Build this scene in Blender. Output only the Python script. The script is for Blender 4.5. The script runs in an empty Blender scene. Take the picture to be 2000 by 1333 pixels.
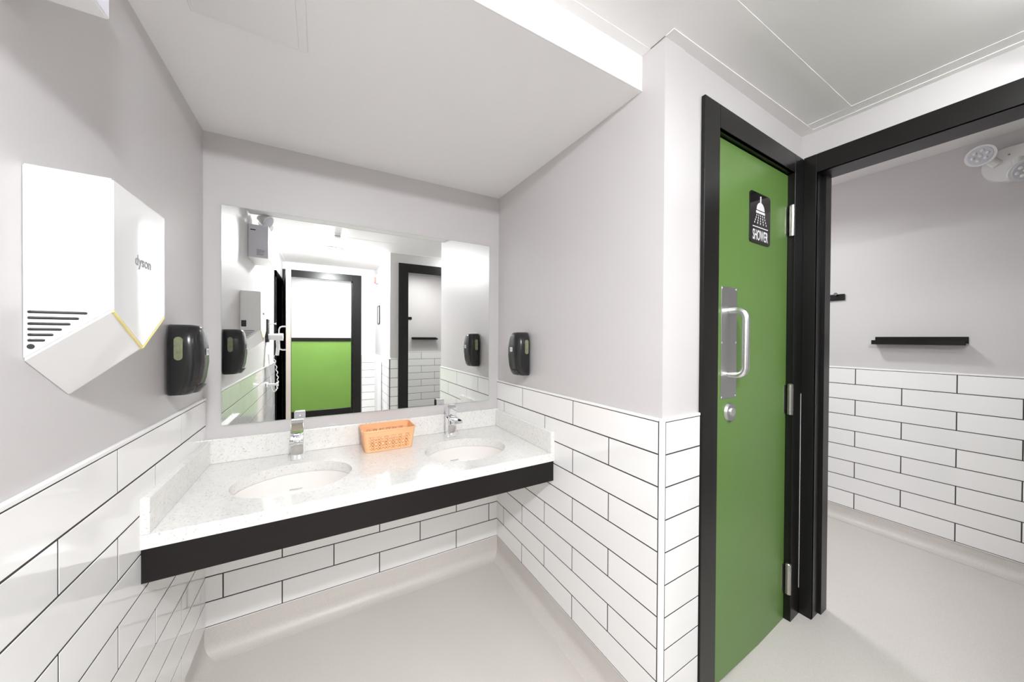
import bpy, bmesh, math, random
from mathutils import Vector, Matrix
from math import sin, cos, pi
random.seed(4)
SC = bpy.context.scene
COL = SC.collection
F = 1.05                       # everything is laid out from the top of the tiles; F lifts the alcove floor to z = 0

# ------------------------------------------------------------------ camera
cam_data = bpy.data.cameras.new('camera')
cam = bpy.data.objects.new('camera', cam_data); COL.objects.link(cam)
cam_data.sensor_width = 36.0; cam_data.lens = 656.889 * 36.0 / 2000.0
cam_data.clip_start = 0.02
def set_cam(cx, cy, cz, yaw, pitch, roll):
    fw = Vector((sin(yaw)*cos(pitch), cos(yaw)*cos(pitch), sin(pitch)))
    r = Vector((cos(yaw), -sin(yaw), 0)); u = r.cross(fw)
    r2 = r*cos(roll) + u*sin(roll); u2 = -r*sin(roll) + u*cos(roll)
    m = Matrix((r2, u2, -fw)).transposed().to_4x4(); m.translation = Vector((cx, cy, cz + F))
    cam.matrix_world = m
set_cam(.4152, -1.805, .2596, .5168, -.0073, .0055)
SC.camera = cam

# ------------------------------------------------------------------ world, lights, exposure
w = bpy.data.worlds.new('world'); SC.world = w; w.use_nodes = True
w.node_tree.nodes['Background'].inputs[0].default_value = (.9, .93, 1, 1)
w.node_tree.nodes['Background'].inputs[1].default_value = .05
SC.view_settings.view_transform = 'Standard'; SC.view_settings.look = 'None'
SC.view_settings.gamma = 1; SC.view_settings.use_curve_mapping = False
SC.view_settings.exposure = 0.98
DOME_STRENGTH = 385.0
FILL_DOME_STRENGTH = 54.0  # glow of the added fill dome
SC.cycles.use_denoising = True
SC.cycles.max_bounces = 14; SC.cycles.diffuse_bounces = 8; SC.cycles.glossy_bounces = 8
SC.cycles.sample_clamp_indirect = 10.0
def area(name, x, y, z, sx, sy, power, col=(.98, .99, 1), spread=180):
    d = bpy.data.lights.new(name, 'AREA'); d.shape = 'RECTANGLE'; d.size = sx; d.size_y = sy
    d.energy = power; d.color = col; d.spread = math.radians(spread)
    o = bpy.data.objects.new(name, d); COL.objects.link(o); o.location = (x, y, z + F)
    return o
#      name                x     y     z     sx   sy   W
L_SHOWER   = area('shower_lamp', 2.64, -.66, 1.316, .14, .14, 5.6, spread=150)
L_STALL    = area('stall_lamp', 1.75, -2.75, 1.19, .30, .30, 5.0)
L_HALL     = area('hall_lamp', .55, -3.95, 1.19, .40, .40, 12.0)

# ------------------------------------------------------------------ materials
def mat(name, col, rough=.5, metal=0.0, spec=.5, coat=0.0, emis=None, es=0.0, bump=None, var=None, trans=0.0):
    m = bpy.data.materials.new(name); m.use_nodes = True
    nt = m.node_tree; b = nt.nodes['Principled BSDF']
    b.inputs['Base Color'].default_value = (*col, 1); b.inputs['Roughness'].default_value = rough
    b.inputs['Metallic'].default_value = metal; b.inputs['Specular IOR Level'].default_value = spec
    b.inputs['Coat Weight'].default_value = coat; b.inputs['Coat Roughness'].default_value = .05
    b.inputs['Transmission Weight'].default_value = trans
    if emis: b.inputs['Emission Color'].default_value = (*emis, 1); b.inputs['Emission Strength'].default_value = es
    tc = nt.nodes.new('ShaderNodeTexCoord')
    if bump:
        sc_, st, dist = bump
        n = nt.nodes.new('ShaderNodeTexNoise'); n.inputs['Scale'].default_value = sc_; n.inputs['Detail'].default_value = 3
        bp_ = nt.nodes.new('ShaderNodeBump'); bp_.inputs['Strength'].default_value = st; bp_.inputs['Distance'].default_value = dist
        nt.links.new(tc.outputs['Object'], n.inputs['Vector']); nt.links.new(n.outputs['Fac'], bp_.inputs['Height'])
        nt.links.new(bp_.outputs['Normal'], b.inputs['Normal'])
    if var:
        sc_, amt = var
        n = nt.nodes.new('ShaderNodeTexNoise'); n.inputs['Scale'].default_value = sc_; n.inputs['Detail'].default_value = 4
        nt.links.new(tc.outputs['Object'], n.inputs['Vector'])
        r = nt.nodes.new('ShaderNodeValToRGB')
        r.color_ramp.elements[0].position = .3; r.color_ramp.elements[1].position = .7
        r.color_ramp.elements[0].color = (*[c*(1-amt) for c in col], 1)
        r.color_ramp.elements[1].color = (*[min(1, c*(1+amt)) for c in col], 1)
        nt.links.new(n.outputs['Fac'], r.inputs['Fac']); nt.links.new(r.outputs['Color'], b.inputs['Base Color'])
    return m
WALLP = mat('grey_wall_paint', (.575, .556, .556), .42, bump=(260, .06, .001), var=(1.5, .012))
CEILP = mat('white_ceiling_paint', (.87, .862, .855), .55, bump=(220, .05, .001))
HALLW = mat('hall_white_paint', (.74, .74, .76), .5, bump=(200, .05, .001))
GREEN = mat('green_paint', (.112, .218, .048), .34, bump=(400, .04, .0005), var=(2.0, .03))
GREENW = mat('green_wall_paint', (.170, .330, .060), .45, var=(2.0, .04))
BLACK = mat('black_enamel', (.008, .0075, .007), .30, spec=.32, bump=(300, .05, .0005))
BLACKL = mat('black_laminate', (.008, .006, .006), .38, spec=.3)
PLAST = mat('black_plastic', (.013, .013, .0135), .24, bump=(500, .05, .0003))
PLAST2 = mat('dark_grey_plastic', (.035, .038, .038), .35)
WHITEP = mat('white_plastic', (.80, .80, .80), .25)
WHITEG = mat('white_gloss_enamel', (.86, .86, .86), .045, coat=.3)
SLOTD = mat('slot_shadow_black', (.012, .010, .009), .5)
TRIM = mat('white_tile_trim', (.86, .855, .85), .22)
GROUT = mat('charcoal_grout', (.040, .036, .034), .8, bump=(900, .3, .0005))
PORC = mat('glazed_porcelain', (.84, .81, .785), .06, coat=.5)
CHROME = mat('chrome', (.86, .87, .89), .035, 1.0)
ALU = mat('satin_aluminium', (.82, .82, .82), .33, 1.0, bump=(600, .04, .0003))
ALUD = mat('brushed_steel_plate', (.58, .58, .585), .38, 1.0)
STEEL = mat('dull_steel', (.50, .49, .46), .33, 1.0)
SILVER = mat('mirror_silver', (.93, .945, .935), .0, 1.0)
GLASSE = mat('mirror_edge_glass', (.45, .52, .49), .1)
ORANGE = mat('peach_plastic', (.88, .48, .25), .38, bump=(300, .04, .0005))
GREYBOX = mat('grey_enamel_box', (.72, .72, .79), .35)
YELLOW = mat('yellow_trim', (.84, .72, .26), .35)
WINDOWP = mat('soap_window', (.20, .21, .13), .12, coat=.4, var=(60, .25))
LOGO = mat('grey_print', (.27, .27, .28), .4)
WPRINT = mat('white_print', (.80, .80, .80), .4)
LABELP = mat('label_paper', (.75, .75, .80), .45)
SIGNB = mat('black_gloss_acrylic', (.010, .009, .010), .05, coat=.5)
REDP = mat('red_plastic', (.65, .05, .03), .3)
LENS = mat('frosted_lens', (.62, .63, .70), .2)
CREAM = mat('cream_door_edge', (.62, .56, .49), .5)
DOMEM = mat('lamp_dome', (.9, .9, .9), .5, emis=(.97, .985, 1), es=DOME_STRENGTH)
FILL_DOMEM = mat('added_fill_dome', (.9, .9, .9), .5, emis=(.97, .985, 1), es=FILL_DOME_STRENGTH)
DIFF = mat('lamp_diffuser', (.9, .9, .9), .5, emis=(1, .98, .95), es=6.0)
BAFFLE = mat('grey_baffle', (.30, .30, .30), .6)
WOODF = mat('brown_hall_floor', (.35, .29, .24), .4, var=(8, .2))
PAPER = mat('notice_paper', (.80, .80, .78), .6)

def tile_mat():
    m = mat('white_ceramic_tile', (.79, .783, .77), .07, coat=.35)
    nt = m.node_tree; b = nt.nodes['Principled BSDF']
    g = nt.nodes.new('ShaderNodeNewGeometry')
    n = nt.nodes.new('ShaderNodeTexNoise'); n.inputs['Scale'].default_value = 9; n.inputs['Detail'].default_value = 1
    bu = nt.nodes.new('ShaderNodeBump'); bu.inputs['Strength'].default_value = .12; bu.inputs['Distance'].default_value = .004
    nt.links.new(g.outputs['Position'], n.inputs['Vector']); nt.links.new(n.outputs['Fac'], bu.inputs['Height'])
    nt.links.new(bu.outputs['Normal'], b.inputs['Normal']); nt.links.new(bu.outputs['Normal'], b.inputs['Coat Normal'])
    oi = nt.nodes.new('ShaderNodeObjectInfo')
    r = nt.nodes.new('ShaderNodeValToRGB')
    r.color_ramp.elements[0].color = (.83, .826, .82, 1); r.color_ramp.elements[1].color = (.86, .857, .85, 1)
    nt.links.new(oi.outputs['Random'], r.inputs['Fac']); nt.links.new(r.outputs['Color'], b.inputs['Base Color'])
    return m
TILE = tile_mat()

def quartz():
    m = mat('speckled_white_quartz', (.80, .79, .76), .10, coat=.2)
    nt = m.node_tree; b = nt.nodes['Principled BSDF']; g = nt.nodes.new('ShaderNodeNewGeometry')
    def speck(scale, lo, hi, seed):
        v = nt.nodes.new('ShaderNodeTexNoise'); v.inputs['Scale'].default_value = scale; v.inputs['Detail'].default_value = 3
        mp = nt.nodes.new('ShaderNodeMapping'); mp.inputs['Location'].default_value = (seed, seed*2, 0)
        nt.links.new(g.outputs['Position'], mp.inputs['Vector']); nt.links.new(mp.outputs['Vector'], v.inputs['Vector'])
        r = nt.nodes.new('ShaderNodeValToRGB'); r.color_ramp.elements[0].position = lo; r.color_ramp.elements[1].position = hi
        nt.links.new(v.outputs['Fac'], r.inputs['Fac']); return r.outputs['Color']
    a = speck(170, .60, .70, 0); c = speck(60, .42, .72, 5)
    m1 = nt.nodes.new('ShaderNodeMixRGB'); m1.inputs[1].default_value = (.79, .783, .765, 1); m1.inputs[2].default_value = (.55, .53, .48, 1)
    nt.links.new(a, m1.inputs[0])
    m2 = nt.nodes.new('ShaderNodeMixRGB'); m2.blend_type = 'MULTIPLY'; m2.inputs[2].default_value = (.93, .935, .92, 1)
    nt.links.new(m1.outputs[0], m2.inputs[1]); nt.links.new(c, m2.inputs[0])
    nt.links.new(m2.outputs[0], b.inputs['Base Color']); return m
QUARTZ = quartz()

def vinyl():
    m = mat('beige_safety_vinyl', (.56, .52, .48), .42)
    nt = m.node_tree; b = nt.nodes['Principled BSDF']; g = nt.nodes.new('ShaderNodeNewGeometry')
    n = nt.nodes.new('ShaderNodeTexNoise'); n.inputs['Scale'].default_value = 420; n.inputs['Detail'].default_value = 2
    n2 = nt.nodes.new('ShaderNodeTexNoise'); n2.inputs['Scale'].default_value = 3; n2.inputs['Detail'].default_value = 2
    nt.links.new(g.outputs['Position'], n.inputs['Vector']); nt.links.new(g.outputs['Position'], n2.inputs['Vector'])
    r = nt.nodes.new('ShaderNodeValToRGB'); r.color_ramp.elements[0].position = .35; r.color_ramp.elements[1].position = .65
    r.color_ramp.elements[0].color = (.555, .522, .492, 1); r.color_ramp.elements[1].color = (.635, .602, .574, 1)
    nt.links.new(n.outputs['Fac'], r.inputs['Fac'])
    r2 = nt.nodes.new('ShaderNodeValToRGB'); r2.color_ramp.elements[0].color = (.95, .95, .95, 1); r2.color_ramp.elements[1].color = (1, 1, 1, 1)
    nt.links.new(n2.outputs['Fac'], r2.inputs['Fac'])
    mx = nt.nodes.new('ShaderNodeMixRGB'); mx.blend_type = 'MULTIPLY'; mx.inputs[0].default_value = 1
    nt.links.new(r.outputs['Color'], mx.inputs[1]); nt.links.new(r2.outputs['Color'], mx.inputs[2])
    nt.links.new(mx.outputs[0], b.inputs['Base Color'])
    bu = nt.nodes.new('ShaderNodeBump'); bu.inputs['Strength'].default_value = .15; bu.inputs['Distance'].default_value = .0006
    nt.links.new(n.outputs['Fac'], bu.inputs['Height']); nt.links.new(bu.outputs['Normal'], b.inputs['Normal'])
    return m
VINYL = vinyl()

# ------------------------------------------------------------------ helpers
def finish(bm, smooth=False):
    bmesh.ops.recalc_face_normals(bm, faces=bm.faces[:])
    if smooth:
        for f in bm.faces: f.smooth = True
        for e in bm.edges:
            if len(e.link_faces) == 2 and e.calc_face_angle(0) > math.radians(35): e.smooth = False
def wloc(p):
    v = Vector(p.location)
    while p.parent: p = p.parent; v += Vector(p.location)
    return v
def link(name, bm, m, parent=None, smooth=False, org=None):
    """bm is in layout coordinates; becomes one mesh object, child of parent or top-level"""
    finish(bm, smooth)
    for v in bm.verts: v.co.z += F
    lo = Vector([min(v.co[i] for v in bm.verts) for i in range(3)]); hi = Vector([max(v.co[i] for v in bm.verts) for i in range(3)])
    o0 = Vector(org) + Vector((0, 0, F)) if org is not None else Vector(((lo.x+hi.x)/2, (lo.y+hi.y)/2, lo.z))
    for v in bm.verts: v.co -= o0
    me = bpy.data.meshes.new(name); bm.to_mesh(me); bm.free()
    for mm in (m if isinstance(m, (list, tuple)) else [m]): me.materials.append(mm)
    o = bpy.data.objects.new(name, me); COL.objects.link(o)
    if parent: o.parent = parent; o.location = o0 - wloc(parent)
    else: o.location = o0
    return o
def tag(o, label=None, cat=None, group=None, kind=None):
    if label: o['label'] = label
    if cat: o['category'] = cat
    if group: o['group'] = group
    if kind: o['kind'] = kind
    return o
def empty(name, loc, label=None, cat=None, group=None, kind=None):
    o = bpy.data.objects.new(name, None); COL.objects.link(o); o.empty_display_size = .05
    o.location = Vector(loc) + Vector((0, 0, F)); return tag(o, label, cat, group, kind)
def B(): return bmesh.new()
def box(bm, x0, x1, y0, y1, z0, z1, bev=0.0, seg=1, M=None):
    r = bmesh.ops.create_cube(bm, size=1)
    vs = r['verts']
    for v in vs: v.co = Vector(((x0+x1)/2 + v.co.x*(x1-x0), (y0+y1)/2 + v.co.y*(y1-y0), (z0+z1)/2 + v.co.z*(z1-z0)))
    if bev:
        es = list({e for v in vs for e in v.link_edges})
        rr = bmesh.ops.bevel(bm, geom=es, offset=bev, segments=seg, profile=.5, affect='EDGES')
        vs = list({v for f in rr['faces'] for v in f.verts} | {v for v in vs if v.is_valid})
    if M is not None:
        for v in vs: v.co = M @ v.co
    return bm
def prism(bm, poly, a, b, ax=2):
    """poly: 2D list, extruded along axis ax from a to b"""
    def P(p, t):
        return {0: (t, p[0], p[1]), 1: (p[0], t, p[1]), 2: (p[0], p[1], t)}[ax]
    A = [bm.verts.new(P(p, a)) for p in poly]; C = [bm.verts.new(P(p, b)) for p in poly]
    n = len(poly); fs = [bm.faces.new(A), bm.faces.new(C[::-1])]
    for i in range(n): fs.append(bm.faces.new((A[i], A[(i+1) % n], C[(i+1) % n], C[i])))
    return fs
def quad(bm, *ps): return bm.faces.new([bm.verts.new(p) for p in ps])
def cyl(bm, p, q, r, n=24, r2=None, cap=True):
    p = Vector(p); q = Vector(q); d = q - p; L = d.length
    M = Matrix.Translation((p+q)/2) @ d.to_track_quat('Z', 'Y').to_matrix().to_4x4()
    bmesh.ops.create_cone(bm, cap_ends=cap, segments=n, radius1=r, radius2=r if r2 is None else r2, depth=L, matrix=M)
def tube(bm, pts, r, n=12, cap=True):
    pts = [Vector(p) for p in pts]; rings = []
    t0 = (pts[1]-pts[0]).normalized(); up = Vector((0, 0, 1)) if abs(t0.z) < .9 else Vector((1, 0, 0))
    for i, p in enumerate(pts):
        t = ((pts[min(i+1, len(pts)-1)] - p).normalized() + (p - pts[max(i-1, 0)]).normalized()).normalized()
        s = t.cross(up).normalized(); up = s.cross(t).normalized()
        rr = r[i] if isinstance(r, (list, tuple)) else r
        rings.append([bm.verts.new(p + s*cos(2*pi*k/n)*rr + up*sin(2*pi*k/n)*rr) for k in range(n)])
    for a, b in zip(rings, rings[1:]):
        for k in range(n): bm.faces.new((a[k], a[(k+1) % n], b[(k+1) % n], b[k]))
    if cap: bm.faces.new(rings[0][::-1]); bm.faces.new(rings[-1])
def rrect(w, h, r, n=5):
    out = []
    for cx, cy, a0 in ((w/2-r, h/2-r, 0), (-w/2+r, h/2-r, 90), (-w/2+r, -h/2+r, 180), (w/2-r, -h/2+r, 270)):
        for k in range(n+1):
            a = math.radians(a0 + 90*k/n); out.append((cx + r*cos(a), cy + r*sin(a)))
    return out
def text_bm(s, size, extrude, sx=1.0, spacing=1.0):
    c = bpy.data.curves.new('t', 'FONT'); c.body = s; c.size = size; c.extrude = extrude
    c.align_x = 'CENTER'; c.align_y = 'CENTER'; c.space_character = spacing; c.resolution_u = 3; c.offset = size*.012
    o = bpy.data.objects.new('t', c); COL.objects.link(o)
    me = bpy.data.meshes.new_from_object(o.evaluated_get(bpy.context.evaluated_depsgraph_get()))
    bm = bmesh.new(); bm.from_mesh(me)
    bpy.data.objects.remove(o); bpy.data.curves.remove(c); bpy.data.meshes.remove(me)
    for v in bm.verts: v.co.x *= sx
    return bm
def xf(bm, M):
    for v in bm.verts: v.co = M @ v.co
    return bm
def boolean(obj, cutters):
    for c in cutters:
        md = obj.modifiers.new('b', 'BOOLEAN'); md.operation = 'DIFFERENCE'; md.object = c; md.solver = 'EXACT'
    bpy.context.view_layer.update()
    dg = bpy.context.evaluated_depsgraph_get()
    me = bpy.data.meshes.new_from_object(obj.evaluated_get(dg))
    obj.modifiers.clear(); obj.data = me
    for c in cutters: bpy.data.objects.remove(c)

# ---- a wall frame: origin, direction along the wall (u), normal into the room (n)
class Wall:
    def __init__(s, O, D, side=1):
        s.O = Vector((O[0], O[1], 0)); d = Vector((D[0]-O[0], D[1]-O[1], 0)); s.L = d.length; s.u = d.normalized()
        s.n = Vector((s.u.y, -s.u.x, 0)) * side
        s.M = Matrix((( s.u.x, s.n.x, 0, s.O.x), (s.u.y, s.n.y, 0, s.O.y), (0, 0, 1, 0), (0, 0, 0, 1)))  # (u, off, z)
    def p(s, u, off, z): return s.O + s.u*u + s.n*off + Vector((0, 0, z))
    def box(s, bm, u0, u1, o0, o1, z0, z1, bev=0, seg=1): return box(bm, u0, u1, o0, o1, z0, z1, bev, seg, s.M)

P = .103; G = .0046; H = .2036
tile_cache = {}
def tile_mesh(w_, h_):
    k = (round(w_, 3), round(h_, 3))
    if k not in tile_cache:
        bm = B(); box(bm, -w_/2, w_/2, 0, .0055, -h_/2, h_/2)
        es = [e for e in bm.edges if all(v.co.y > .005 for v in e.verts)]
        bmesh.ops.bevel(bm, geom=es, offset=.0005, segments=1, affect='EDGES')
        bmesh.ops.recalc_face_normals(bm, faces=bm.faces[:])
        me = bpy.data.meshes.new('tile'); bm.to_mesh(me); bm.free(); me.materials.append(TILE); tile_cache[k] = me
    return tile_cache[k]
def tiles(wall, W, u0, u1, first, parity, zs=0.0, rows=9, ntop=True, endtrim=()):
    """joints at first + i*H; even rows use i of the given parity"""
    ang = math.atan2(W.u.y, W.u.x)
    flip = W.n.dot(Vector((-W.u.y, W.u.x, 0))) < 0
    R = Matrix.Rotation(ang + (pi if flip else 0), 4, 'Z')
    # grout bed
    bm = B(); W.box(bm, u0, u1, 0.0, .0071, zs - rows*P - .001, zs); link('grout_bed', bm, GROUT, wall)
    for r in range(rows):
        par = parity if r % 2 == 0 else 1 - parity
        js = [u0] + [first + i*H for i in range(-2, 60) if i % 2 == par and u0 + .012 < first + i*H < u1 - .012] + [u1]
        for a, b in zip(js, js[1:]):
            ja = a + (G/2 if a > u0 else .0015); jb = b - (G/2 if b < u1 else .0015)
            me = tile_mesh(jb-ja, P-G)
            o = bpy.data.objects.new('tile', me); COL.objects.link(o)
            c = W.p((ja+jb)/2, .0025, zs - (r+.5)*P) + Vector((0, 0, F))
            o.parent = wall; o.location = c - wloc(wall)
            o.rotation_euler = (random.uniform(-.0012, .0012), 0, ang + (pi if flip else 0) + random.uniform(-.0008, .0008))
    if ntop:
        bm = B(); W.box(bm, u0, u1, 0, .0095, zs + .0005, zs + .0105, .002, 2); link('tile_trim', bm, TRIM, wall)
    for e in endtrim:
        bm = B(); W.box(bm, e-.0085, e, 0, .0095, zs - rows*P - .02, zs + .0105, .003, 2); link('corner_trim', bm, TRIM, wall)
def zf(x):
    return -1.05 if x <= 1.62 else (-1.05 + (x-1.62)/(2.357-1.62)*.045 if x < 2.357 else -1.005 + (x-2.357)/(3.485-2.357)*.06)
def cove(name, W, u0, u1, ztop, hgt=None, m0=0, m1=0):
    """coved vinyl skirting with its capping strip; profile follows the floor"""
    prof = lambda zb: [(0, ztop), (.003, ztop)] + [(.003 + .05*(1-cos(a)), zb + .05*(1-sin(a)) + .0005) for a in [k*pi/2/8 for k in range(9)]] + [(.053, zb-.02), (0, zb-.02)]
    bm = B(); rings = []
    n = 6 if abs(W.u.x) > .5 else 1
    for i in range(n+1):
        u = u0 + (u1-u0)*i/n; x = W.p(u, 0, 0).x; zb = zf(x)
        ring = []
        for off, z in prof(zb):
            uu = u + (m0*off if i == 0 else 0) - (m1*off if i == n else 0)
            ring.append(bm.verts.new(W.p(uu, off, z)))
        rings.append(ring)
    k = len(rings[0])
    for a, b in zip(rings, rings[1:]):
        for j in range(k): bm.faces.new((a[j], a[(j+1) % k], b[(j+1) % k], b[j]))
    bm.faces.new(rings[0]); bm.faces.new(rings[-1][::-1])
    o = link(name, bm, VINYL, smooth=True); tag(o, kind='structure')
    bm = B(); W.box(bm, u0, u1, 0, .007, ztop-.006, ztop+.001, .0015); link('capping_strip', bm, TRIM, o)
    return o

# ------------------------------------------------------------------ geometry constants
WX = 1.346; YC = -1.1227; X2 = 2.357; YD = -1.103; X3 = 3.485; YG = -2.11; XC = 1.08; YR = -3.25; YH = -4.5
CE = 1.205; ZB = -9*P
TH = .10

def slab_wall(name, W, u0, u1, z0, z1, holes=(), th=TH, m=WALLP):
    """wall panel with rectangular openings (u0,u1,ztop) reaching the floor"""
    bm = B(); u = u0
    for a, b, zt in sorted(holes):
        if a > u: W.box(bm, u, a, -th, 0, z0, z1)
        W.box(bm, a, b, -th, 0, zt, z1); u = b
    if u < u1: W.box(bm, u, u1, -th, 0, z0, z1)
    o = link(name, bm, m); tag(o, kind='structure'); return o

# left wall (x = 0), u runs from the mirror corner towards the camera and past it
WL = Wall((0, 0), (0, -4.5), side=-1)
wl = slab_wall('wall_left', WL, -.1, 4.6, -1.15, 1.30)
tiles(wl, WL, 0, 2.40, .0719, 1)
# mirror wall
WB = Wall((0, 0), (WX, 0))
wb = slab_wall('wall_back', WB, 0, WX, -1.15, 1.30)
tiles(wb, WB, 0, WX, .0634, 0, zs=-3*P, rows=6, ntop=False)
# alcove right wall: its corner block is solid up to the shower door wall
WR = Wall((WX, 0), (WX, YC))
wr = slab_wall('wall_right', WR, -.1, -YC-.0, -1.15, 1.30)
tiles(wr, WR, 0, -YC-.007, .0921, 1, endtrim=(-YC+.0035,))
# shower door wall
WD = Wall((WX, YC), (X2, YD))
wd = slab_wall('wall_door', WD, .1, WD.L, -1.15, 1.30, holes=[(.27, .925, 1.03)])
tiles(wd, WD, .009, .195, .8, 0)
bm = B(); WD.box(bm, -.0005, .0065, -.001, .0095, ZB-.02, .0105, .003, 2); link('corner_trim', bm, TRIM, wd)
# opening wall to the shower room  (u runs towards -y)
WO = Wall((X2, YD), (X2, -2.40))
wo = slab_wall('wall_opening', WO, 0.0, 1.55, -1.15, 1.42, holes=[(.055, .90, 1.02)])
# shower room
WS = Wall((X3, 0), (X3, -2.6), side=1)
ws = slab_wall('wall_shower', WS, -.1, 2.7, -1.15, 1.45)
tiles(ws, WS, .1, 2.1, .9988, 0, zs=.0719)
WSN = Wall((X2+TH, -.2), (X3, -.2)); o = slab_wall('wall_shower_north', WSN, -.1, 1.1, -1.15, 1.45)
WSS = Wall((X2+TH, -2.35), (X3, -2.35), side=-1); o = slab_wall('wall_shower_south', WSS, -.1, 1.1, -1.15, 1.45)
bm = B(); box(bm, X2+.001, X3+.05, -2.45, -.1, 1.330, 1.45); tag(link('ceiling_shower', bm, CEILP), kind='structure')
# wall between the shower room and the alcove side
WP = Wall((X2+TH, YD+.0), (X2+TH, -.1), side=1)
tag(slab_wall('wall_shower_west', WP, .0, 1.1, -1.15, 1.45), kind='structure')
# inner wall facing the mirror, with the second cubicle door
WG = Wall((XC, YG), (X2, YG), side=-1)
wg = slab_wall('wall_inner', WG, .1, 1.4, -1.15, 1.30, holes=[(.17, .98, 1.02)])
tiles(wg, WG, 0, .085, .8, 0, zs=.02)
# corridor wall x = XC
WC = Wall((XC, YG), (XC, YR), side=1)
wc = slab_wall('wall_corridor', WC, 0, -YR+YG, -1.15, 1.30)
tiles(wc, WC, 0, -YR+YG, .12, 0, zs=.02)
# rear wall with door
WQ = Wall((0, YR), (XC, YR), side=-1)
wq = slab_wall('wall_rear', WQ, 0, XC+TH, -1.15, 1.30, holes=[(.03, .80, 1.03)])
tiles(wq, WQ, .905, XC, .3, 0, zs=.02)
# hall wall: white above, green below
WHALL = Wall((-.6, YH), (2.2, YH), side=-1)
wh = slab_wall('wall_hall', WHALL, 0, 2.8, -1.15, 1.30, m=HALLW)
bm = B(); WHALL.box(bm, 0, 2.8, 0, .006, -.92, .20); link('painted_dado', bm, GREENW, wh)
bm = B(); WHALL.box(bm, 0, 2.8, 0, .02, .198, .255, .004); tag(link('trim_1', bm, BLACK), kind='structure')
bm = B(); WHALL.box(bm, 0, 2.8, 0, .016, -1.05, -.915, .004); tag(link('baseboard_hall', bm, BLACK), kind='structure')
WHL = Wall((-.6, YR-TH), (-.6, YH), side=-1); slab_wall('wall_hall_west', WHL, 0, 1.3, -1.15, 1.30, m=HALLW)
WHR = Wall((XC+.5, YR-.202), (XC+.5, YH), side=1); slab_wall('wall_hall_east', WHR, 0, 1.2, -1.15, 1.30, m=HALLW)
# stall beyond the inner wall
WT = Wall((XC+TH, -3.35), (2.6, -3.35), side=-1)
wt = slab_wall('wall_stall', WT, 0, 1.5, -1.15, 1.30)
tiles(wt, WT, 0, 1.4, .160, 0, zs=.045)
WT2 = Wall((2.36, YG-TH), (2.36, -3.35), side=1); slab_wall('wall_stall_east', WT2, 0, 1.3, -1.15, 1.30)

# coves
cove('baseboard_back', WB, 0, WX, ZB, m0=1, m1=1)
cove('baseboard_left', WL, 0, 2.39, ZB, m0=1)
cove('baseboard_right', WR, 0, -YC, ZB, m0=1, m1=-1)
cove('baseboard_door', WD, 0, .19, ZB, m0=-1)
cove('baseboard_shower', WS, .2, 2.3, ZB+.0719)
cove('baseboard_corridor', WC, 0, 1.12, ZB+.02)

# ---- floor (one sheet of vinyl with falls)
bm = B(); xs = [-.1, 1.62, X2, X3+.02]; ys = [0.05, -2.46]
for a, b in zip(xs, xs[1:]):
    quad(bm, (a, ys[0], zf(a)), (b, ys[0], zf(b)), (b, ys[1], zf(b)), (a, ys[1], zf(a)))
quad(bm, (-.1, -2.46, -1.05), (X2+.1, -2.46, -1.05), (X2+.1, YR-.1, -1.05), (-.1, YR-.1, -1.05))
bmesh.ops.remove_doubles(bm, verts=bm.verts[:], dist=1e-5)
fl = link('floor', bm, VINYL); tag(fl, kind='structure')
bm = B(); box(bm, -.7, 2.3, YH, YR-.1, -1.07, -1.049); tag(link('floor_hall', bm, WOODF), kind='structure')

# ---- ceilings
ce = empty('ceiling', (0.9, -1.8, CE), kind='structure')
def cpanel(x0, x1, y0, y1, z=CE, name='ceiling_panel'):
    bm = B(); box(bm, x0+.001, x1-.001, y0, y1, z, z+.02); return link(name, bm, CEILP, ce)
cpanel(-.05, 2.50, -1.279, -1.03)
cpanel(-.05, 2.50, -1.749, -1.281)
cpanel(-.05, 2.50, -2.319, -1.751)
cpanel(-.05, 2.50, -3.4, -2.321); cpanel(-.7, 2.3, -4.6, -3.401)
nbar = [0]
def cbar(x0, x1, y0, y1, z=CE, h=.0035, name='ceiling_grid_bar'):
    nbar[0] += 1; h = h*.30 + .00012*nbar[0]
    bm = B(); box(bm, x0, x1, y0, y1, z-h, z+.002); link(name, bm, CEILP, ce)
cbar(0, 2.33, -1.294, -1.262); cbar(0, XC, -1.76, -1.735); cbar(X2-.085, X2-.052, -2.1, -1.155, h=.0035)
cbar(0, XC, -2.33, -2.305)
cbar(0, WX+.0, -1.068, -1.036, h=.006, name='edge_angle'); cbar(WX, WX+.028, YC-.03, -1.036, h=.006, name='edge_angle')
cbar(WX+.028, X2+.01, YC-.03, YC+.03, h=.006, name='edge_angle'); cbar(X2-.028, X2+.01, -2.1, YC-.03, h=.006, name='edge_angle')
cbar(XC, X2-.03, YG, YG+.03, h=.006, name='edge_angle'); cbar(0, .028, -3.25, -1.07, h=.006, name='edge_angle')
cbar(XC-.03, XC, YR, YG, h=.006, name='edge_angle')
# dropped soffit over the basins
bm = B()
pts = [(0, .02, 1.095), (WX, .02, 1.101), (WX, -1.036, 1.088), (0, -1.036, 1.088)]
A = [bm.verts.new(p) for p in pts]; C_ = [bm.verts.new((p[0], p[1], CE+.02)) for p in pts]
bm.faces.new(A); bm.faces.new(C_[::-1])
for i in range(4): bm.faces.new((A[i], A[(i+1) % 4], C_[(i+1) % 4], C_[i]))
so = link('soffit', bm, CEILP, ce)
bm = B(); box(bm, 0, WX, -1.0385, -1.033, 1.086, 1.091, .001); link('soffit_bead', bm, TRIM, ce)

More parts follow.
